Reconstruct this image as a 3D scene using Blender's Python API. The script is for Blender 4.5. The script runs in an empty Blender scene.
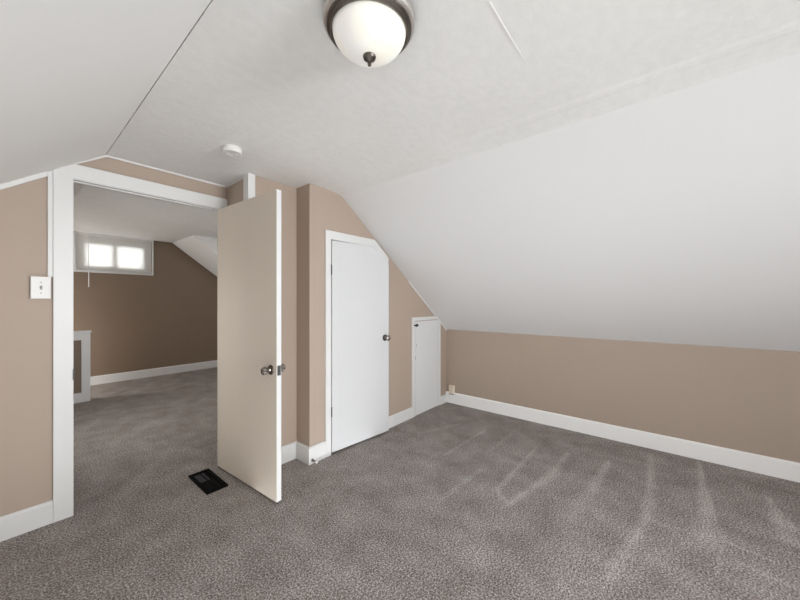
import bpy, bmesh, math, random
import numpy as np
from mathutils import Vector, Matrix

random.seed(4)
scene = bpy.context.scene
COL = scene.collection

# ------------------------------------------------------------------ survey of the room (metres)
EYE = 1.30                      # camera height
YAW = 50.6123                   # camera heading, clockwise from +Y
XR = 3.6259                     # right knee wall face
YA = 2.2014                     # gable wall with the two white doors
YB = 2.3809                     # shallow recess behind the open door
YC = 2.7942                     # gable wall with the doorway
R1, R2 = 1.1548, 1.542          # faces of the two short returns
ZC = 2.2416                     # flat ceiling
XL = 0.409                      # crease flat ceiling / left slope
XU, XW = 1.7173, 1.8712         # rounded joint flat ceiling / right slope
ZW, ZK = 2.224, 0.9376          # top and foot of the right slope
YBACK = -3.6
YF, ZC2 = 6.87, 2.355           # far wall and ceiling of the next room
SL = (2.2416 - 1.932) / (0.409 + 0.019)   # left slope
SR = (ZW - ZK) / (XR - XW)


# ------------------------------------------------------------------ materials
def srgb(r, g, b):
    f = lambda c: (c / 255) / 12.92 if c / 255 <= .04045 else ((c / 255 + .055) / 1.055) ** 2.4
    return (f(r), f(g), f(b), 1)


def mat(name, rough=.6, metal=0.0):
    m = bpy.data.materials.new(name)
    m.use_nodes = True
    b = m.node_tree.nodes['Principled BSDF']
    b.inputs['Roughness'].default_value = rough
    b.inputs['Metallic'].default_value = metal
    return m, m.node_tree, b


def noise(nt, scale, detail=2, rough=.5, coord='Object', vec_scale=None):
    tc = nt.nodes.new('ShaderNodeTexCoord')
    n = nt.nodes.new('ShaderNodeTexNoise')
    n.inputs['Scale'].default_value = scale
    n.inputs['Detail'].default_value = detail
    n.inputs['Roughness'].default_value = rough
    if vec_scale:
        mp = nt.nodes.new('ShaderNodeMapping')
        mp.inputs['Scale'].default_value = vec_scale
        nt.links.new(tc.outputs[coord], mp.inputs['Vector'])
        nt.links.new(mp.outputs['Vector'], n.inputs['Vector'])
    else:
        nt.links.new(tc.outputs[coord], n.inputs['Vector'])
    return n


def ramp(nt, src, stops):
    r = nt.nodes.new('ShaderNodeValToRGB')
    e = r.color_ramp.elements
    e[0].position, e[0].color = stops[0]
    e[1].position, e[1].color = stops[-1]
    for p, c in stops[1:-1]:
        x = e.new(p)
        x.color = c
    nt.links.new(src, r.inputs['Fac'])
    return r


def painted(name, c, var=.03, rough=.6, scale=1.3, bump=0.0, bscale=60, bdist=.002, metal=0.0):
    """A painted surface: base colour with a slight cloudy variation and an optional fine texture."""
    m, nt, b = mat(name, rough, metal)
    n = noise(nt, scale, 3)
    lo = tuple(x * (1 - var) for x in c[:3]) + (1,)
    hi = tuple(min(1, x * (1 + var)) for x in c[:3]) + (1,)
    r = ramp(nt, n.outputs['Fac'], [(.3, lo), (.7, hi)])
    nt.links.new(r.outputs['Color'], b.inputs['Base Color'])
    if bump:
        k = noise(nt, bscale, 4, .6)
        bp = nt.nodes.new('ShaderNodeBump')
        bp.inputs['Strength'].default_value = bump
        bp.inputs['Distance'].default_value = bdist
        nt.links.new(k.outputs['Fac'], bp.inputs['Height'])
        nt.links.new(bp.outputs['Normal'], b.inputs['Normal'])
    return m


M = {}
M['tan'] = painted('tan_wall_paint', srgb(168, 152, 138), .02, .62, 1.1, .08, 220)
M['tan_shaded'] = painted('tan_wall_paint_shaded', srgb(126, 108, 91), .03, .62, 1.1, .08, 220)  # wall tan darkened, shade of the next room put into the colour
M['white'] = painted('white_gloss_trim', srgb(213, 213, 212), .015, .4, 3)
M['door_white'] = painted('white_door_paint', srgb(211, 212, 213), .012, .45, 2)
M['door_beige'] = painted('beige_door_paint', srgb(207, 197, 183), .015, .45, 2)
M['closet_white'] = painted('white_closet_paint', srgb(201, 202, 203), .012, .45, 2)
M['slope_right_dimmed'] = painted('white_slope_paint_dimmed', srgb(220, 220, 220), .012, .7, .8, .05, 160)  # darker copy of the slope paint, offsets too much light on this side
M['base_lightened'] = painted('white_trim_lightened', srgb(240, 240, 239), .01, .4, 3)  # trim white lightened in colour where the lamps reach too little
M['slope'] = painted('white_slope_paint', srgb(229, 229, 228), .012, .7, .8, .05, 160)
M['plastic'] = painted('white_plastic', srgb(222, 221, 219), .01, .4, 5)
M['ivory'] = painted('ivory_plastic', srgb(224, 214, 196), .02, .4, 8)
M['nickel'] = painted('brushed_nickel', srgb(205, 200, 195), .06, .38, 40, metal=1)
M['dark_nickel'] = painted('dark_nickel', srgb(104, 98, 92), .1, .3, 40, metal=1)
M['chrome'] = painted('chrome_knob', srgb(165, 160, 156), .05, .16, 30, metal=1)
M['black_metal'] = painted('black_enamel', srgb(26, 25, 26), .15, .45, 30)
M['grey_metal'] = painted('dull_grey_steel', srgb(92, 92, 90), .12, .45, 30, metal=.6)
M['grey_plastic'] = painted('grey_plastic', srgb(158, 156, 152), .03, .45, 30)
M['crack'] = painted('grey_plaster_crack', srgb(205, 204, 202), .03, .9, 30)
M['vent_black'] = painted('vent_black', srgb(9, 9, 10), .15, .8, 30)
M['vent_black'].node_tree.nodes['Principled BSDF'].inputs['Specular IOR Level'].default_value = .1
M['damper'] = painted('damper_steel', srgb(110, 110, 112), .25, .4, 60)
M['dark'] = painted('dark_void', srgb(12, 12, 12), .1, .9, 30)
M['rubber'] = painted('white_rubber', srgb(225, 222, 215), .02, .6, 30)


def make_ceiling():
    m, nt, b = mat('textured_ceiling_paint', .75)
    base = noise(nt, 1.2, 3)
    r = ramp(nt, base.outputs['Fac'], [(.3, srgb(224, 224, 222)), (.7, srgb(231, 231, 229))])
    # knock-down texture: soft blotches of plaster, raised by bump, hollows also shaded darker in the colour
    k1 = noise(nt, 16, 5, .62, vec_scale=(1, 1.6, 1))
    k2 = noise(nt, 60, 3, .6)
    rr = ramp(nt, k1.outputs['Fac'], [(.44, (0, 0, 0, 1)), (.60, (1, 1, 1, 1))])
    mx = nt.nodes.new('ShaderNodeMix')
    mx.inputs['Factor'].default_value = .3
    nt.links.new(rr.outputs['Color'], mx.inputs['A'])
    nt.links.new(k2.outputs['Fac'], mx.inputs['B'])
    bp = nt.nodes.new('ShaderNodeBump')
    bp.inputs['Strength'].default_value = .2
    bp.inputs['Distance'].default_value = .004
    nt.links.new(mx.outputs['Result'], bp.inputs['Height'])
    nt.links.new(bp.outputs['Normal'], b.inputs['Normal'])
    hollow_shade = nt.nodes.new('ShaderNodeMix')
    hollow_shade.data_type = 'RGBA'
    hollow_shade.blend_type = 'MULTIPLY'
    sh = ramp(nt, k1.outputs['Fac'], [(.35, (.955, .955, .955, 1)), (.62, (1, 1, 1, 1))])
    hollow_shade.inputs[0].default_value = 1
    nt.links.new(r.outputs['Color'], hollow_shade.inputs[6])
    nt.links.new(sh.outputs['Color'], hollow_shade.inputs[7])
    nt.links.new(hollow_shade.outputs[2], b.inputs['Base Color'])
    return m


M['ceiling'] = make_ceiling()


def make_carpet():
    m, nt, b = mat('grey_cut_pile_carpet', .95)
    b.inputs['Specular IOR Level'].default_value = .1
    N, L = nt.nodes, nt.links
    grain = noise(nt, 112, 3, .65)
    grain2 = noise(nt, 150, 2, .6)
    cloud = noise(nt, 5.5, 5, .62, vec_scale=(1, .8, 1))
    at = N.new('ShaderNodeAttribute')
    at.attribute_name = 'pile'

    def math_(op, a, bb):
        n = N.new('ShaderNodeMath')
        n.operation = op
        for i, v in enumerate((a, bb)):
            if isinstance(v, (int, float)):
                n.inputs[i].default_value = v
            else:
                L.new(v, n.inputs[i])
        return n.outputs[0]

    g = math_('ADD', math_('MULTIPLY', math_('SUBTRACT', grain.outputs['Fac'], .5), CARPET_GRAIN),
              math_('MULTIPLY', math_('SUBTRACT', grain2.outputs['Fac'], .5), CARPET_GRAIN * .6))
    c = math_('MULTIPLY', math_('SUBTRACT', cloud.outputs['Fac'], .5), .56)
    v = math_('ADD', math_('ADD', g, c), math_('ADD', math_('MULTIPLY', at.outputs['Fac'], .95), .5))
    r = ramp(nt, v, [(0.0, srgb(80, 74, 71)), (.5, srgb(143, 135, 130)), (1.0, srgb(212, 208, 205))])
    L.new(r.outputs['Color'], b.inputs['Base Color'])
    bp = N.new('ShaderNodeBump')
    bp.inputs['Strength'].default_value = .8
    bp.inputs['Distance'].default_value = .006
    L.new(grain.outputs['Fac'], bp.inputs['Height'])
    L.new(bp.outputs['Normal'], b.inputs['Normal'])
    return m


CARPET_GRAIN = 2.4
M['carpet'] = make_carpet()


def make_glass_bowl():
    m, nt, b = mat('frosted_glass_bowl', .3)
    n = noise(nt, 9, 3)
    r = ramp(nt, n.outputs['Fac'], [(.35, srgb(231, 228, 214)), (.65, srgb(233, 232, 228))])
    nt.links.new(r.outputs['Color'], b.inputs['Base Color'])
    nt.links.new(r.outputs['Color'], b.inputs['Emission Color'])
    b.inputs['Emission Strength'].default_value = .2
    b.inputs['Coat Weight'].default_value = .25
    return m


M['bowl'] = make_glass_bowl()


def make_blind():
    m, nt, b = mat('translucent_blind', .6)
    out = nt.nodes['Material Output']
    n = noise(nt, 3, 2)
    r = ramp(nt, n.outputs['Fac'], [(.3, srgb(240, 239, 236)), (.7, srgb(245, 244, 241))])
    tr = nt.nodes.new('ShaderNodeBsdfTranslucent')
    mix = nt.nodes.new('ShaderNodeMixShader')
    mix.inputs['Fac'].default_value = .42
    nt.links.new(r.outputs['Color'], b.inputs['Base Color'])
    nt.links.new(r.outputs['Color'], tr.inputs['Color'])
    nt.links.new(b.outputs['BSDF'], mix.inputs[1])
    nt.links.new(tr.outputs['BSDF'], mix.inputs[2])
    nt.links.new(mix.outputs['Shader'], out.inputs['Surface'])
    return m


M['blind'] = make_blind()


def make_pane():
    m, nt, b = mat('window_glass', .05)
    out = nt.nodes['Material Output']
    n = noise(nt, 2, 2)
    r = ramp(nt, n.outputs['Fac'], [(.3, (.94, .96, .96, 1)), (.7, (.97, .98, .98, 1))])
    tr = nt.nodes.new('ShaderNodeBsdfTransparent')
    gl = nt.nodes.new('ShaderNodeBsdfGlossy')
    gl.inputs['Roughness'].default_value = .04
    fr = nt.nodes.new('ShaderNodeFresnel')
    fr.inputs['IOR'].default_value = 1.45
    mix = nt.nodes.new('ShaderNodeMixShader')
    nt.links.new(r.outputs['Color'], tr.inputs['Color'])
    nt.links.new(fr.outputs['Fac'], mix.inputs['Fac'])
    nt.links.new(tr.outputs['BSDF'], mix.inputs[1])
    nt.links.new(gl.outputs['BSDF'], mix.inputs[2])
    nt.links.new(mix.outputs['Shader'], out.inputs['Surface'])
    return m


M['glass'] = make_pane()


# ------------------------------------------------------------------ mesh helpers
def finish(name, bm, m, parent=None, smooth=False, bevel=0.0, loc=None):
    bmesh.ops.recalc_face_normals(bm, faces=bm.faces)
    me = bpy.data.meshes.new(name)
    bm.to_mesh(me)
    bm.free()
    if m:
        for x in (m if isinstance(m, (list, tuple)) else [m]):
            me.materials.append(x)
    if smooth:
        for p in me.polygons:
            p.use_smooth = True
        try:
            me.set_sharp_from_angle(angle=math.radians(35))
        except Exception:
            pass
    o = bpy.data.objects.new(name, me)
    COL.objects.link(o)
    if parent:
        o.parent = parent
    if loc:
        o.location = loc
    if bevel:
        mod = o.modifiers.new('edge', 'BEVEL')
        mod.width = bevel
        mod.segments = 2
        mod.limit_method = 'ANGLE'
        mod.angle_limit = math.radians(40)
    return o


def box(bm, x0, x1, y0, y1, z0, z1, mtx=None):
    vs = [bm.verts.new(Vector((x, y, z)) if mtx is None else mtx @ Vector((x, y, z)))
          for x in (x0, x1) for y in (y0, y1) for z in (z0, z1)]
    for f in ((0, 1, 3, 2), (4, 6, 7, 5), (0, 4, 5, 1), (2, 3, 7, 6), (0, 2, 6, 4), (1, 5, 7, 3)):
        bm.faces.new([vs[i] for i in f])
    return vs


def prism(bm, pts, a0, a1, axis='y'):
    """Extrude a polygon: pts are (x,z) along y, (x,y) along z, or (y,z) along x."""
    def P(p, a):
        return {'y': (p[0], a, p[1]), 'z': (p[0], p[1], a), 'x': (a, p[0], p[1])}[axis]
    n = len(pts)
    A = [bm.verts.new(P(p, a0)) for p in pts]
    B = [bm.verts.new(P(p, a1)) for p in pts]
    bm.faces.new(A)
    bm.faces.new(B[::-1])
    for i in range(n):
        j = (i + 1) % n
        bm.faces.new((A[i], A[j], B[j], B[i]))


def lathe(bm, prof, seg=48, mtx=None, cap=True):
    """Revolve (r, z) points about z."""
    rings = []
    for r, z in prof:
        if r < 1e-6:
            rings.append([bm.verts.new((0, 0, z))])
        else:
            rings.append([bm.verts.new((r * math.cos(2 * math.pi * i / seg), r * math.sin(2 * math.pi * i / seg), z)) for i in range(seg)])
    for a, b in zip(rings, rings[1:]):
        for i in range(seg):
            j = (i + 1) % seg
            if len(a) == 1 and len(b) == 1:
                continue
            if len(a) == 1:
                bm.faces.new((a[0], b[i], b[j]))
            elif len(b) == 1:
                bm.faces.new((a[i], b[0], a[j]))
            else:
                bm.faces.new((a[i], b[i], b[j], a[j]))
    if cap:
        for rg in (rings[0], rings[-1]):
            if len(rg) > 1:
                bm.faces.new(rg)
    if mtx is not None:
        for rg in rings:
            for v in rg:
                v.co = mtx @ v.co


def B(fn):
    bm = bmesh.new()
    fn(bm)
    return bm


def tag(o, label=None, cat=None, kind=None, group=None):
    if label:
        o['label'] = label
    if cat:
        o['category'] = cat
    if kind:
        o['kind'] = kind
    if group:
        o['group'] = group
    return o


def struct(name, bm, m, label, cat, parent=None, **k):
    return tag(finish(name, bm, m, parent, **k), label, cat, 'structure')


def thing(name, label, cat, loc=(0, 0, 0), rot=(0, 0, 0), kind=None):
    o = bpy.data.objects.new(name, None)
    o.empty_display_size = .05
    COL.objects.link(o)
    o.location = loc
    o.rotation_euler = rot
    return tag(o, label, cat, kind)


def slope_l(x):
    return ZC - SL * (XL - x)


def slope_r(x):
    return ZW - SR * (x - XW)


# ------------------------------------------------------------------ floor: one carpet over both rooms
def carpet():
    x0, x1, y0, y1, st = -1.6, 3.75, -3.75, 7.0, .016
    nx, ny = int((x1 - x0) / st) + 1, int((y1 - y0) / st) + 1
    xs, ys = np.linspace(x0, x1, nx), np.linspace(y0, y1, ny)
    X, Y = np.meshgrid(xs, ys, indexing='ij')
    co = np.stack([X, Y, np.zeros_like(X)], -1).reshape(-1, 3)
    idx = np.arange(nx * ny).reshape(nx, ny)
    q = np.stack([idx[:-1, :-1], idx[1:, :-1], idx[1:, 1:], idx[:-1, 1:]], -1).reshape(-1, 4)
    me = bpy.data.meshes.new('floor')
    me.from_pydata(co.tolist(), [], q.tolist())
    tone = np.zeros(len(co))
    px, py = co[:, 0], co[:, 1]

    def stroke(ax, ay, aw, bx, by, bw, amp):
        dx, dy = bx - ax, by - ay
        L2 = dx * dx + dy * dy
        t = np.clip(((px - ax) * dx + (py - ay) * dy) / L2, 0, 1)
        d = np.hypot(px - ax - t * dx, py - ay - t * dy)
        w = aw + (bw - aw) * t
        v = amp * np.clip(1.25 - d / np.maximum(w, .008), 0, 1)
        v = np.minimum(v, abs(amp))
        np.maximum(tone, v, out=tone)

    for s in STROKES:
        stroke(*s)
    a = me.attributes.new('pile', 'FLOAT', 'POINT')
    a.data.foreach_set('value', tone.astype(np.float32))
    me.materials.append(M['carpet'])
    o = bpy.data.objects.new('floor', me)
    COL.objects.link(o)
    # a shallow body under the pile keeps the floor a solid slab
    return tag(o, 'grey cut-pile carpet with pale vacuum tracks', 'floor', 'structure')


# vacuum tracks on the pile: start x, y, half width, end x, y, half width, lightness
STROKES = [
    (3.559, -0.206, 0.013, 2.742, -0.191, 0.043, 0.22),
    (2.742, -0.191, 0.043, 2.424, -0.184, 0.087, 0.16),
    (3.516, -0.204, 0.009, 2.476, -0.236, 0.008, 0.25),
    (2.476, -0.236, 0.011, 2.435, -0.420, 0.010, 0.22),
    (2.476, -0.236, 0.011, 2.171, -0.193, 0.009, 0.15),
    (2.420, 0.045, 0.009, 2.466, -0.223, 0.010, 0.13),
    (3.226, -0.521, 0.010, 2.711, -0.522, 0.065, 0.20),
    (3.226, -0.521, 0.008, 2.792, -0.574, 0.011, 0.22),
    (3.464, 0.098, 0.026, 2.675, 0.081, 0.039, 0.16),
    (2.675, 0.081, 0.039, 2.351, 0.103, 0.035, 0.20),
    (2.351, 0.103, 0.028, 1.802, 0.203, 0.042, 0.18),
    (3.117, 0.358, 0.023, 2.564, 0.394, 0.041, 0.16),
    (2.564, 0.394, 0.041, 2.160, 0.475, 0.073, 0.10),
    (3.058, 0.649, 0.017, 2.571, 0.667, 0.052, 0.14),
    (2.571, 0.667, 0.045, 2.035, 0.779, 0.019, 0.20),
    (3.009, 0.889, 0.013, 2.148, 0.900, 0.028, 0.17),
    (2.148, 0.900, 0.021, 2.035, 0.779, 0.019, 0.15),
    (3.073, 1.412, 0.014, 2.358, 1.444, 0.025, 0.13),
    (2.320, 1.107, 0.023, 1.804, 1.142, 0.026, 0.12),
    (3.100, 1.675, 0.016, 2.596, 1.876, 0.030, 0.10),
    (3.148, 1.165, 0.011, 2.687, 1.189, 0.022, 0.12),
    (2.326, -0.268, 0.016, 2.270, -0.466, 0.027, 0.10),
    (2.365, -0.101, 0.044, 1.699, 0.230, 0.063, 0.06),
]
carpet()

# ------------------------------------------------------------------ ceiling and slopes of the near room
YE = YC + .06                    # they run on to the doorway wall
TH = .12


def f(bm):
    prism(bm, [(XL + .003, ZC), (XU - .035, ZC), (XU - .012, ZC - .004), (XU + .012, ZC - .0055), (XU + .035, ZC - .005), (XW - .03, ZW + .006), (XW, ZW), (XW + .03, ZW + .1), (XU, ZC + TH), (XL + .003, ZC + TH)], YBACK - .1, YE)
    box(bm, .966, 1.277, .427, .433, ZC - .0012, ZC + .01)     # short raised tape seam


struct('ceiling', B(f), M['ceiling'], 'flat white ceiling strip with rough plaster texture', 'ceiling')


def f(bm):
    xk = -1.42
    prism(bm, [(XL - .001, ZC - .002), (XL - .03, ZC + TH), (xk - .1, slope_l(xk - .1) + .12), (xk - .1, slope_l(xk - .1))], YBACK - .1, YE)


struct('ceiling_left', B(f), M['slope'], 'smooth white sloped ceiling left of the flat strip', 'ceiling')


def f(bm):
    prism(bm, [(XL - .12, ZC + TH), (XL + .12, ZC + TH), (XL + .12, ZC + TH + .05), (XL - .12, ZC + TH + .05)], YBACK - .1, YE)  # added backing, keeps outside light from leaking through the crack


struct('trim_1', B(f), M['crack'], 'backing added above the left ceiling crease crack to block light', 'trim')


def f(bm):
    xe = XR + .15
    prism(bm, [(XW, ZW), (XW + .03, ZW + .13), (xe, slope_r(xe) + .13), (xe, slope_r(xe))], YBACK - .1, YE)


struct('ceiling_right', B(f), M['slope_right_dimmed'], 'smooth white sloped ceiling coming down to the low right wall', 'ceiling')

# ------------------------------------------------------------------ walls of the near room
struct('wall_right', B(lambda bm: box(bm, XR, XR + .1, YBACK - .1, YC, -.05, ZK + .05)), M['tan'],
       'low tan knee wall under the right sloped ceiling', 'wall')

# closet gable: opening for the closet door with its clipped corner
OP = [(1.746, -.05), (1.746, 1.822), (2.245, 1.822), (2.435, 1.672), (2.435, -.05)]


def f(bm):
    prism(bm, [(R2 + .06, -.05)] + OP + [(XR + .02, -.05), (XR + .02, slope_r(XR + .02) + .03), (XW, ZW + .03), (XU, ZC + .03), (R2 + .06, ZC + .03)], YA, YA + .1)


struct('wall_closet', B(f), M['tan'], 'tan gable wall around the white closet door', 'wall')


def f(bm):
    prism(bm, [(R1, YC + .02), (R1, YB), (R2, YB), (R2, YA), (R2 + .06, YA), (R2 + .06, YA + .1), (R2 + .1, YA + .1), (R2 + .1, YB + .1), (R1 + .1, YB + .1), (R1 + .1, YC + .02)], -.05, ZC + .03, 'z')


struct('wall_recess', B(f), M['tan'], 'shallow stepped tan wall section behind the open beige door', 'wall')

DX0, DX1, DZ = .248, 1.139, 2.056     # rough opening of the doorway


def f(bm):
    xa = -1.5
    prism(bm, [(xa, -.05), (DX0, -.05), (DX0, DZ), (DX1, DZ), (DX1, -.05), (3.7, -.05), (3.7, slope_r(3.7) + .03), (XW, ZC + .13), (XL, ZC + .13), (xa, slope_l(xa) + .03)], YC, YC + .085)


struct('wall_doorway', B(f), M['tan'], 'tan gable wall with the open doorway and the light switch', 'wall')
struct('wall_left', B(lambda bm: box(bm, -1.52, -1.42, YBACK - .1, YC, -.05, slope_l(-1.42) + .05)), M['tan'],
       'low tan knee wall on the left, outside the picture', 'wall')


def f(bm):
    # rear gable with a window hole, made of four pieces around it
    w0, w1, z0, z1 = .42, 2.18, .78, 1.92
    y0, y1 = YBACK - .1, YBACK
    box(bm, -1.5, w0, y0, y1, -.05, slope_l(-1.5) + .7)
    prism(bm, [(w1, -.05), (XR + .1, -.05), (XR + .1, ZK + .02), (w1, slope_r(w1) + .02)], y0, y1)
    box(bm, w0, w1, y0, y1, -.05, z0)
    prism(bm, [(w0, z1), (w1, z1), (w1, slope_r(w1)), (XW, ZC), (w0, ZC)], y0, y1)


struct('wall_back', B(f), M['tan'], 'tan rear gable wall with a window, behind the viewer', 'wall')

# ------------------------------------------------------------------ baseboards
HB = .137


def base_run(name, pts, h, label, t=.016, m='white'):
    """Baseboard following wall-face points given left to right (room on the right-hand side of travel)."""
    P = [Vector((a, b)) for a, b in pts]
    off = []
    for i, p in enumerate(P):
        ns = []
        if i > 0:
            d = (P[i] - P[i - 1]).normalized(); ns.append(Vector((d.y, -d.x)))
        if i < len(P) - 1:
            d = (P[i + 1] - P[i]).normalized(); ns.append(Vector((d.y, -d.x)))
        if len(ns) == 2:
            n = ns[0] + ns[1]
            n = n / n.length_squared * 2
            off.append((p, n))
        else:
            off.append((p, ns[0]))
    bm = bmesh.new()
    prof = [(0, 0), (t, 0), (t, h - .012), (t * .45, h), (0, h)]
    rows = [[bm.verts.new((p.x + n.x * a, p.y + n.y * a, z)) for a, z in prof] for p, n in off]
    for r0, r1 in zip(rows, rows[1:]):
        for i in range(5):
            j = (i + 1) % 5
            bm.faces.new((r0[i], r0[j], r1[j], r1[i]))
    bm.faces.new(rows[0])
    bm.faces.new(rows[-1][::-1])
    return struct(name, bm, M[m], label, 'baseboard')


base_run('baseboard_right', [(XR, YA - .001), (XR, YBACK)], HB, 'long white baseboard under the low right wall', m='base_lightened')
base_run('baseboard_left', [(-1.42, YC), (.177, YC)], .13, 'white baseboard under the light switch, left of the doorway')
base_run('baseboard_recess', [(1.17, YB), (R2, YB), (R2, YA), (1.690, YA)], HB, 'short stepped white baseboard between open door and closet door')
base_run('baseboard_closet', [(2.477, YA), (2.884, YA)], .117, 'short white baseboard between closet door and small access door')
base_run('baseboard_corner', [(3.466, YA), (XR, YA)], .10, 'tiny white baseboard piece in the corner by the access door')

# ------------------------------------------------------------------ doorway: casing, jamb lining
CT = .02


def f(bm):
    def sl(x): return slope_l(x) - .002
    prism(bm, [(.177, 0), (.262, 0), (.262, 2.046), (1.128, 2.046), (1.128, 0), (R1 - .001, 0), (R1 - .001, 2.134), (.263, 2.134), (.177, sl(.177))], YC - CT, YC)


case = struct('trim_2', B(f), M['white'], 'wide white door casing around the open doorway', 'door casing', bevel=.0025)


def f(bm):
    for a, b in ((DX0 + .001, .2615), (1.1285, DX1 - .001)):
        box(bm, a, b, YC - .014, YC + .095, 0, DZ - .001)
    box(bm,   .2615, 1.1285, YC - .014, YC + .095, 2.041, DZ - .001)
    box(bm, .2615, 1.1285, YC + .02, YC + .055, 2.034, 2.041)      # stop on the head


struct('trim_3', B(f), M['white'], 'white jamb lining inside the open doorway', 'door jamb', bevel=.0015)
sp = finish('strike_plate', B(lambda bm: box(bm, .2585, .2668, YC - .024, YC + .012, .822, .888)), M['grey_metal'], case, bevel=.003)
sp['label'] = 'small dark metal strike plate on the casing edge'

struct('trim_4', B(lambda bm: prism(bm, [(.156, 1.442), (.1768, 1.442), (.1768, slope_l(.1768) - .003), (.156, slope_l(.156) - .003)], YC - .013, YC)),
       M['white'], 'narrow white strip beside the doorway casing above the light switch', 'trim', bevel=.002)


def f(bm):   # thin moulding where the doorway gable meets the left slope
    w = .029
    prism(bm, [(-1.4, slope_l(-1.4) - w - .004), (.156, slope_l(.156) - w), (.156, slope_l(.156)), (-1.4, slope_l(-1.4))], YC - .012, YC)


struct('trim_5', B(f), M['white'], 'thin white strip under the left sloped ceiling above the light switch', 'trim')


def f(bm):
    prism(bm, [(.264, slope_l(.264) - .006), (.264, slope_l(.264)), (XL, ZC), (R1, ZC), (R1, ZC - .011), (XL + .005, ZC - .011)], YC - .012, YC)
    box(bm, R1 - .008, R1, YB + .06, YC, ZC - .011, ZC)


struct('trim_6', B(f), M['white'], 'thin white strip along the ceiling above the doorway', 'trim')


def f(bm):   # right slope: thin strip low down beside the access door
    w = .022
    prism(bm, [(2.83, slope_r(2.83) - .012), (XR, ZK - w), (XR, ZK), (2.83, slope_r(2.83))], YA - .01, YA)


struct('trim_7', B(f), M['white'], 'thin white strip on the right slope above the access door', 'trim')


def f(bm):   # corner boards where the recess turns to the doorway
    box(bm, R1 - .027, 1.181, YB - .016, YB, 0, ZC)
    box(bm, R1 - .027, R1, YB, YB + .06, 0, ZC)


struct('trim_8', B(f), M['white'], 'white corner board beside the beige door, reaching the ceiling', 'trim', bevel=.0015)


# ------------------------------------------------------------------ door 1: the open beige door
HX, HY = 1.0475, 2.700            # hinge end of its left face
FX, FY = 1.0935, 1.912            # free end of its left face
ang = math.atan2(FY - HY, FX - HX)
DW = math.hypot(FX - HX, FY - HY)
d1 = thing('door_1', 'open flat beige door standing ajar into the room, chrome knobs on both faces', 'door', (HX, HY, 0), (0, 0, ang), 'structure')
# local: +x along the leaf to the free edge, left face at y=0 (faces -X), thickness towards +y
TD = .034
bm = bmesh.new()
box(bm, 0, DW, 0, TD, .020, 2.013)
leaf = finish('door_leaf', bm, [M['door_beige'], M['white']], d1, bevel=.0015)
for p in leaf.data.polygons:
    if p.normal.x > .9:
        p.material_index = 1


def knob_profile(k=1.0):
    return [(0.0, 0), (.031, 0), (.032, .003), (.029, .007), (.014, .010), (.0115, .016), (.0115, .026),
            (.019, .031), (.0255, .038), (.0265, .046), (.0255, .055), (.020, .061), (.010, .064), (0, .0645)]


def add_knob(parent, x, y, z, out_rot, label=None):
    """out_rot turns +z (out of the lathe) onto the face normal, in the door's own frame."""
    bm = bmesh.new()
    lathe(bm, knob_profile()[4:], 32, None, True)
    k = finish('door_knob', bm, M['chrome'], parent, smooth=True)
    k.location = (x, y, z)
    k.rotation_euler = out_rot
    bm = bmesh.new()
    lathe(bm, [(0, 0), (.031, 0), (.032, .003), (.029, .007), (.013, .0105), (0, .0105)], 32, None, False)
    r = finish('knob_rose', bm, M['dark_nickel'], k, smooth=True)
    if label:
        k['label'] = label
    return k


# faces: local y=0 face looks towards the doorway side (-y local), the other towards +y
KX, KZ = DW - .062, .857
add_knob(d1, KX, 0, KZ, (math.pi / 2, 0, 0))
add_knob(d1, KX, TD, KZ, (-math.pi / 2, 0, 0))
finish('latch_plate', B(lambda bm: (box(bm, DW - .001, DW + .0015, .005, TD - .005, KZ - .032, KZ + .032), box(bm, DW, DW + .009, .011, TD - .011, KZ - .008, KZ + .008))), M['grey_metal'], d1)
for z in (.25, 1.02, 1.78):
    bm = bmesh.new()
    lathe(bm, [(0, -.045), (.006, -.045), (.006, .045), (0, .045)], 14, None, False)
    box(bm, 0, .03, -.0008, .0012, -.045, .045)
    box(bm, -.078, 0, -.0012, .0012, -.045, .045)
    finish('hinge', bm, M['grey_metal'], d1, loc=(-.004, TD + .004, z))

# ------------------------------------------------------------------ door 2: white closet door, slightly ajar, top corner cut to the slope
def f(bm):
    prism(bm, [(1.690, 0), (1.745, 0), (1.745, 1.822), (2.235, 1.822), (2.425, 1.672), (2.425, 0), (2.476, 0), (2.476, 1.744), (2.274, 1.896), (1.690, 1.896)], YA - .018, YA)


struct('trim_9', B(f), M['white'], 'white closet door casing with one corner cut along the slope', 'door casing', bevel=.002)
d2 = thing('door_2', 'flat white closet door slightly ajar, top right corner cut off', 'door', (1.750, YA - .012, 0), (0, 0, -math.radians(5.0)), 'structure')
W2 = .660
LEAF = [(0, .022), (W2, .022), (W2, 1.668), (.468, 1.815), (0, 1.815)]
finish('door_leaf', B(lambda bm: prism(bm, LEAF, -.012, .022)), M['closet_white'], d2, bevel=.0015)
add_knob(d2, W2 - .052, -.012, .944, (math.pi / 2, 0, 0))
for z in (.367, 1.566):
    bm = bmesh.new()
    lathe(bm, [(0, -.042), (.0045, -.042), (.0045, .042), (0, .042)], 14, None, False)
    finish('hinge', bm, M['grey_metal'], d2, loc=(-.004, -.014, z))


# ------------------------------------------------------------------ door 3: low access door under the slope
def f(bm):
    zt = slope_r(3.466) - .004
    prism(bm, [(2.884, 0), (2.926, 0), (2.926, 1.078), (3.425, 1.078), (3.425, 0), (3.466, 0), (3.466, zt), (3.43, 1.116), (2.884, 1.118)], YA - .016, YA)


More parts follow.
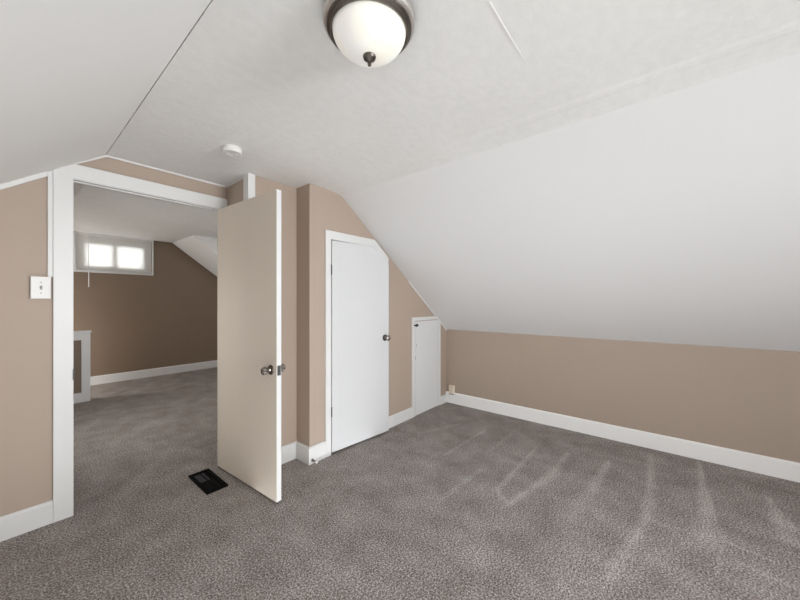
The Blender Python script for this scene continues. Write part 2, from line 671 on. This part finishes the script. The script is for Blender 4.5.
struct('trim_10', B(f), M['white'], 'narrow white casing of the low access door', 'door casing', bevel=.0015)
d3 = thing('door_3', 'low white access door under the slope near the corner', 'door', (2.932, YA, 0), (0, 0, 0), 'structure')
finish('door_leaf', B(lambda bm: box(bm, .007, .490, -.012, .014, .004, 1.068)), M['door_white'], d3, bevel=.0015)


def f(bm):
    box(bm, -.022, .050, -.026, -.012, 1.018, 1.036)
    box(bm, .012, .035, -.030, -.018, 1.012, 1.042)


lt = finish('latch', B(f), M['black_metal'], d3, bevel=.002)
lt['label'] = 'small black latch at the top corner'
for px, pz in ((.028, .80), (.008, .66)):
    finish('screw_plate', B(lambda bm: box(bm, px - .0045, px + .0045, -.0145, -.012, pz - .02, pz + .02)), M['grey_plastic'], d3, bevel=.001)

# ------------------------------------------------------------------ door stop on the corner baseboard
ds = thing('door_stop', 'small spring door stop with pale tip on the baseboard corner by the closet', 'door stop', (1.558, YA - .016, .030), (math.pi / 2, 0, 0))
finish('base_plate', B(lambda bm: lathe(bm, [(0, 0), (.011, 0), (.011, .003), (.007, .006), (0, .006)], 20, None, False)), M['dark_nickel'], ds, smooth=True)
bm = bmesh.new()
prof = [(0, .005)]
for i in range(13):
    z = .006 + i * .0033
    prof += [(.0052, z), (.0066, z + .0011), (.0066, z + .0022)]
prof += [(0, .049)]
lathe(bm, prof, 16, None, False)
finish('spring', bm, M['dark_nickel'], ds, smooth=True)
finish('rubber_tip', B(lambda bm: lathe(bm, [(0, .047), (.0085, .047), (.009, .054), (.007, .061), (0, .063)], 18, None, False)), M['rubber'], ds, smooth=True)

# ------------------------------------------------------------------ light switch
sw = thing('light_switch', 'white single toggle light switch plate beside the doorway casing', 'light switch', (.1295, YC, 1.378))
finish('plate', B(lambda bm: box(bm, -.0405, .0385, -.030, 0, -.064, .064)), M['plastic'], sw, bevel=.004)


def f(bm):
    box(bm, -.005, .005, -.0315, -.028, -.012, .012)
    prism(bm, [(-.030, -.004), (-.030, .007), (-.043, .010), (-.043, .005)], -.004, .004, 'x')


tg = finish('toggle', B(f), M['grey_plastic'], sw)
for z in (-.03, .03):
    finish('screw', B(lambda bm: lathe(bm, [(0, .0315), (.003, .0312), (.0036, .029), (0, .029)], 12, Matrix.Rotation(math.pi / 2, 4, 'X'), False)), M['grey_plastic'], sw, loc=(0, 0, z))

# ------------------------------------------------------------------ outlet near the corner
ol = thing('power_outlet', 'small ivory outlet box on the right wall just above the baseboard near the corner', 'outlet', (XR, 2.108, .172))
finish('housing', B(lambda bm: box(bm, -.036, 0, -.036, .036, -.050, .056)), M['ivory'], ol, bevel=.004)
for z in (-.022, .026):
    bm = bmesh.new()
    lathe(bm, [(0, 0), (.0155, 0), (.0155, .0025), (0, .0025)], 24, Matrix.Rotation(-math.pi / 2, 4, 'Y'), False)
    s = finish('socket', bm, M['ivory'], ol, loc=(-.0355, 0, z))

    def f(bm):
        for y in (-.006, .006):
            box(bm, -.0032, -.002, y - .001, y + .001, -.004, .005)
    finish('slot', B(f), M['black_metal'], s)
finish('shadow_strip', B(lambda bm: box(bm, -.034, 0, -.034, .034, -.056, -.050)), M['black_metal'], ol)  # dark strip standing in for the shadow under the box

# ------------------------------------------------------------------ floor vent
vt = thing('floor_vent', 'black metal floor register in the carpet by the doorway', 'floor vent', (.926, 2.553, 0))
VX, VY = .0695, .176


def f(bm):
    w = .024
    for a in ((-VX, VX, -VY, -VY + w), (-VX, VX, VY - w, VY), (-VX, -VX + w, -VY + w, VY - w), (VX - w, VX, -VY + w, VY - w)):
        box(bm, a[0], a[1], a[2], a[3], .001, .012)


finish('frame', B(f), M['vent_black'], vt, bevel=.002)


def f(bm):
    n = 20
    for i in range(n):
        y = -VY + .024 + (2 * VY - .048) * (i + .5) / n
        m = Matrix.Translation((0, y, .007)) @ Matrix.Rotation(math.radians(-40), 4, 'X')
        box(bm, -VX + .02, VX - .02, -.0024, .0024, -.0005, .0005, m)
    box(bm, -.0015, .0015, -VY + .02, VY - .02, .004, .0085)


finish('louvre', B(f), M['vent_black'], vt)
finish('damper', B(lambda bm: box(bm, -.044, .022, .012, VY - .030, .0022, .0042)), M['damper'], vt)
finish('pan', B(lambda bm: box(bm, -VX + .015, VX - .015, -VY + .015, VY - .015, .0008, .0018)), M['dark'], vt)

# ------------------------------------------------------------------ smoke detector
sd = thing('smoke_detector', 'round white smoke detector on the flat ceiling above the doorway', 'smoke detector', (.886, 2.064, ZC))
finish('mount', B(lambda bm: lathe(bm, [(0, 0), (.053, 0), (.053, -.010), (0, -.010)], 40, None, False)), M['plastic'], sd, smooth=True)
finish('cover', B(lambda bm: lathe(bm, [(0, -.009), (.056, -.009), (.0565, -.014), (.055, -.027), (.050, -.033), (.030, -.035), (.027, -.0335), (.010, -.0335), (0, -.0335)], 40, None, False)), M['plastic'], sd, smooth=True)
finish('test_button', B(lambda bm: lathe(bm, [(0, -.032), (.008, -.032), (.008, -.0365), (0, -.037)], 20, None, False)), M['plastic'], sd, smooth=True, loc=(.02, -.012, 0))

# ------------------------------------------------------------------ ceiling light
cl = thing('ceiling_light', 'flush ceiling light with white glass bowl, nickel rim and finial', 'ceiling light', (.768, .762, ZC))
finish('canopy', B(lambda bm: lathe(bm, [(0, 0), (.140, 0), (.147, -.004), (.151, -.012), (.1515, -.024), (.149, -.032), (.1455, -.036), (.1395, -.0385), (.1395, -.030), (0, -.03)], 72, None, False)), M['nickel'], cl, smooth=True)
finish('rim', B(lambda bm: lathe(bm, [(.1400, -.036), (.1400, -.044), (.1375, -.0475), (.1335, -.049), (.1325, -.054), (.1285, -.057), (.1235, -.055), (.1235, -.036)], 72, None, False)), M['dark_nickel'], cl, smooth=True)
prof = [(.1215, -.048)]
for i in range(1, 17):
    a = math.pi / 2 * i / 17
    prof.append((.1215 * math.cos(a) ** 1.12, -.048 - .082 * math.sin(a)))
prof += [(0, -.130)]
finish('glass_bowl', B(lambda bm: lathe(bm, prof, 72, None, False)), M['bowl'], cl, smooth=True)
finish('finial', B(lambda bm: lathe(bm, [(0, -.124), (.0205, -.1255), (.0218, -.130), (.0195, -.1365), (.010, -.143), (.005, -.147), (.0066, -.152), (.0058, -.158), (0, -.161)], 32, None, False)), M['dark_nickel'], cl, smooth=True)

# ------------------------------------------------------------------ the next room
Y2 = YC + .085
WX0, WX1, WZ0, WZ1 = .648, 1.627, 1.746, 2.353
XC2, XC2L, SR2, YD = 1.902, .45, .752, 5.84


def f(bm):
    x0, x1, y0, y1 = -1.5, 3.6, YF, YF + .14
    zt = ZC2 + .06
    a, b, c, d = WX0 + .02, WX1 - .02, WZ0 + .02, WZ1 + .01
    box(bm, x0, a, y0, y1, -.05, zt)
    box(bm, b, x1, y0, y1, -.05, zt)
    box(bm, a, b, y0, y1, -.05, c)
    box(bm, a, b, y0, y1, d, zt)


struct('wall_far', B(f), M['tan_shaded'], 'tan end wall of the next room, colour darkened as shade, with the small high window', 'wall')
base_run('baseboard_far', [(-1.4, YF), (3.5, YF)], .135, 'white baseboard of the end wall seen through the doorway')
struct('ceiling_far', B(lambda bm: (box(bm, XC2L, XC2, Y2 - .02, YF + .1, ZC2, ZC2 + .1), box(bm, XC2, 3.5, Y2 - .02, YD, ZC2, ZC2 + .1))), M['ceiling'],
       'flat textured ceiling of the next room', 'ceiling')


def f(bm):
    xe = 3.6
    prism(bm, [(XC2, ZC2), (xe, ZC2 - SR2 * (xe - XC2)), (xe, ZC2 - SR2 * (xe - XC2) + .1), (XC2 + .02, ZC2 + .1)], YD, YF + .1)


struct('ceiling_far_right', B(f), M['slope'], 'white sloped ceiling at the far right of the next room', 'ceiling')


def f(bm):
    prism(bm, [(XC2L, ZC2), (XC2L - .02, ZC2 + .1), (-1.6, ZC2 + .1 - .78 * 2.05), (-1.6, ZC2 - .78 * 2.05)], Y2 - .02, YF + .1)


struct('ceiling_far_left', B(f), M['slope'], 'white sloped ceiling at the left of the next room', 'ceiling')
struct('wall_cheek', B(lambda bm: prism(bm, [(XC2, ZC2 + .02), (3.5, ZC2 + .02), (3.5, ZC2 - SR2 * (3.5 - XC2) - .02)], YD - .004, YD + .05)), M['slope'],
       'pale triangular cheek where the next room ceiling widens', 'wall')


struct('wall_far_right', B(lambda bm: box(bm, 3.5, 3.6, Y2, YF, -.05, ZC2 + .1)), M['tan_shaded'], 'right side wall of the next room, hidden from the doorway', 'wall')
struct('wall_far_left', B(lambda bm: box(bm, -1.5, -1.4, Y2, YF, -.05, 1.1)), M['tan_shaded'], 'low left wall of the next room', 'wall')

# stair guard: low half wall with white framing and a shade-darkened tan panel
hw = thing('half_wall', 'low half wall in the next room with white frame and shade-darkened tan panel', 'half wall', (.705, 5.81, 0), kind='structure')
PX = -1.9


def f(bm):
    box(bm, -.084, 0, 0, .11, 0, .895)
    box(bm, PX, -.084, 0, .11, 0, .122)
    box(bm, PX, -.084, 0, .11, .800, .895)


finish('frame', B(f), M['white'], hw, bevel=.002)
finish('cap', B(lambda bm: box(bm, PX, .010, -.012, .122, .893, .916)), M['white'], hw, bevel=.003)
pn = finish('panel', B(lambda bm: box(bm, PX, -.084, .016, .10, .122, .800)), M['tan_shaded'], hw)
pn['label'] = 'tan painted panel, darkened as shade'

# window of the next room
w = thing('window_1', 'small high two-pane window in the end wall of the next room', 'window', ((WX0 + WX1) / 2, YF, (WZ0 + WZ1) / 2), kind='structure')
hx, hz = (WX1 - WX0) / 2, (WZ1 - WZ0) / 2


def ring(bm, x0, x1, z0, z1, t, y0, y1):
    box(bm, x0, x1, y0, y1, z0, z0 + t)
    box(bm, x0, x1, y0, y1, z1 - t, z1)
    box(bm, x0, x0 + t, y0, y1, z0 + t, z1 - t)
    box(bm, x1 - t, x1, y0, y1, z0 + t, z1 - t)


finish('casing', B(lambda bm: (box(bm, -hx, hx, -.016, 0, -hz, -hz + .026), box(bm, -hx, -hx + .022, -.016, 0, -hz + .026, hz), box(bm, hx - .022, hx, -.016, 0, -hz + .026, hz))), M['white'], w, bevel=.002)


def f(bm):
    box(bm, -hx + .02, hx - .02, .050, .090, -hz + .02, -hz + .105)
    box(bm, -hx + .02, hx - .02, .050, .090, hz - .165, hz - .012)
    box(bm, -hx + .02, -hx + .135, .050, .090, -hz + .105, hz - .165)
    box(bm, hx - .137, hx - .02, .050, .090, -hz + .105, hz - .165)
    box(bm, -.047, .016, .050, .090, -hz + .105, hz - .165)


finish('sash_frame', B(f), M['white'], w)
for a, b in ((-hx + .135, -.047), (.016, hx - .137)):
    finish('pane', B(lambda bm: box(bm, a, b, .068, .072, -hz + .105, hz - .165)), M['glass'], w)

# venetian blind hung in the window recess
bl = thing('window_blind', 'white translucent mini blind lowered over the small high window', 'blind', ((WX0 + WX1) / 2, YF + .012, WZ1 + .002))
bw = hx - .0215
finish('headrail', B(lambda bm: box(bm, -bw, bw, -.012, .014, -.034, -.004)), M['plastic'], bl, bevel=.002)
n = 22
z_top, z_bot = -.038, -(WZ1 - WZ0) + .056
for i in range(n):
    z = z_top + (z_bot - z_top) * (i + .5) / n
    bm = bmesh.new()
    m = Matrix.Translation((0, 0, z)) @ Matrix.Rotation(math.radians(64), 4, 'X')
    xs = [-bw + .004, bw - .004]
    prev = None
    for k in range(5):
        t = -1 + k / 2
        row = [bm.verts.new(m @ Vector((x, t * .0145, .002 * (1 - t * t)))) for x in xs]
        if prev:
            bm.faces.new((prev[0], prev[1], row[1], row[0]))
        prev = row
    finish('slat', bm, M['blind'], bl)
finish('bottom_rail', B(lambda bm: box(bm, -bw, bw, -.010, .012, z_bot - .016, z_bot - .002)), M['plastic'], bl, bevel=.002)
wx = .811 - (WX0 + WX1) / 2
finish('wand', B(lambda bm: lathe(bm, [(0, -.836), (.0065, -.836), (.0055, -.55), (.0045, -.06), (0, -.06)], 10, Matrix.Translation((wx, -.036, 0)), False)), M['plastic'], bl, smooth=True)

# ------------------------------------------------------------------ light
def area(name, loc, rot, sx, sy, power, col=(1, 1, 1), spread=180):
    l = bpy.data.lights.new(name, 'AREA')
    l.shape = 'RECTANGLE'
    l.size, l.size_y = sx, sy
    l.energy = power
    l.color = col
    l.spread = math.radians(spread)
    o = bpy.data.objects.new(name, l)
    COL.objects.link(o)
    o.location = loc
    o.rotation_euler = rot
    return o


R = math.radians
area('rear_window_daylight', (1.3, YBACK - .05, 1.35), (R(90), 0, R(8)), 1.68, 1.08, 39, (.95, .975, 1), 86)
# added fill lamp over the carpet, standing in for bounced daylight
area('floor_fill', (.4, .42, .02), (R(180), 0, 0), 3.6, 3.5, 32.5, (.955, .978, 1))
area('next_room_fill', (-.7, 4.1, 1.15), (R(90), 0, R(-90)), 1.3, 1.3, 25, (1, .97, .94), 105)  # added fill lamp for the next room, no known source there
area('left_fill', (-1.25, -1.0, .75), (R(90), 0, R(-62)), .9, .8, 13.5, (.97, .985, 1), 72)  # added fill lamp, brightens the right wall and lower slope
lamp = bpy.data.lights.new('end_wall_fill', 'POINT')  # added hidden lamp, brightens the left part of the end wall
lamp.energy = 55
lamp.shadow_soft_size = .2
lamp.color = (1, .98, .94)
lo = bpy.data.objects.new('end_wall_fill', lamp)
COL.objects.link(lo)
lo.location = (-.3, 6.35, .55)

wd = bpy.data.worlds.new('overcast')
scene.world = wd
wd.use_nodes = True
nt = wd.node_tree
bg = nt.nodes['Background']
sky = nt.nodes.new('ShaderNodeTexSky')
sky.sky_type = 'HOSEK_WILKIE'
sky.turbidity = 6
sky.ground_albedo = .6
mixn = nt.nodes.new('ShaderNodeMix')
mixn.data_type = 'RGBA'
mixn.inputs['Factor'].default_value = .12
mixn.inputs[6].default_value = (1, 1, 1, 1)
nt.links.new(sky.outputs['Color'], mixn.inputs[7])
nt.links.new(mixn.outputs[2], bg.inputs['Color'])
bg.inputs['Strength'].default_value = 7

# ------------------------------------------------------------------ camera
cam = bpy.data.cameras.new('camera')
cam.sensor_width = 36
cam.lens = 36 * 323.9647 / 800
cam.shift_y = 1.25 / 800
cam.clip_start = .02
co = bpy.data.objects.new('camera', cam)
COL.objects.link(co)
co.location = (0, 0, EYE)
co.rotation_euler = (R(90), 0, -R(YAW))
scene.camera = co

scene.view_settings.view_transform = 'Standard'
scene.view_settings.look = 'None'
scene.view_settings.exposure = 0
scene.view_settings.gamma = 1
scene.cycles.max_bounces = 14
scene.cycles.diffuse_bounces = 10
scene.cycles.transmission_bounces = 8
scene.cycles.use_denoising = True
scene.cycles.caustics_reflective = False
scene.cycles.caustics_refractive = False
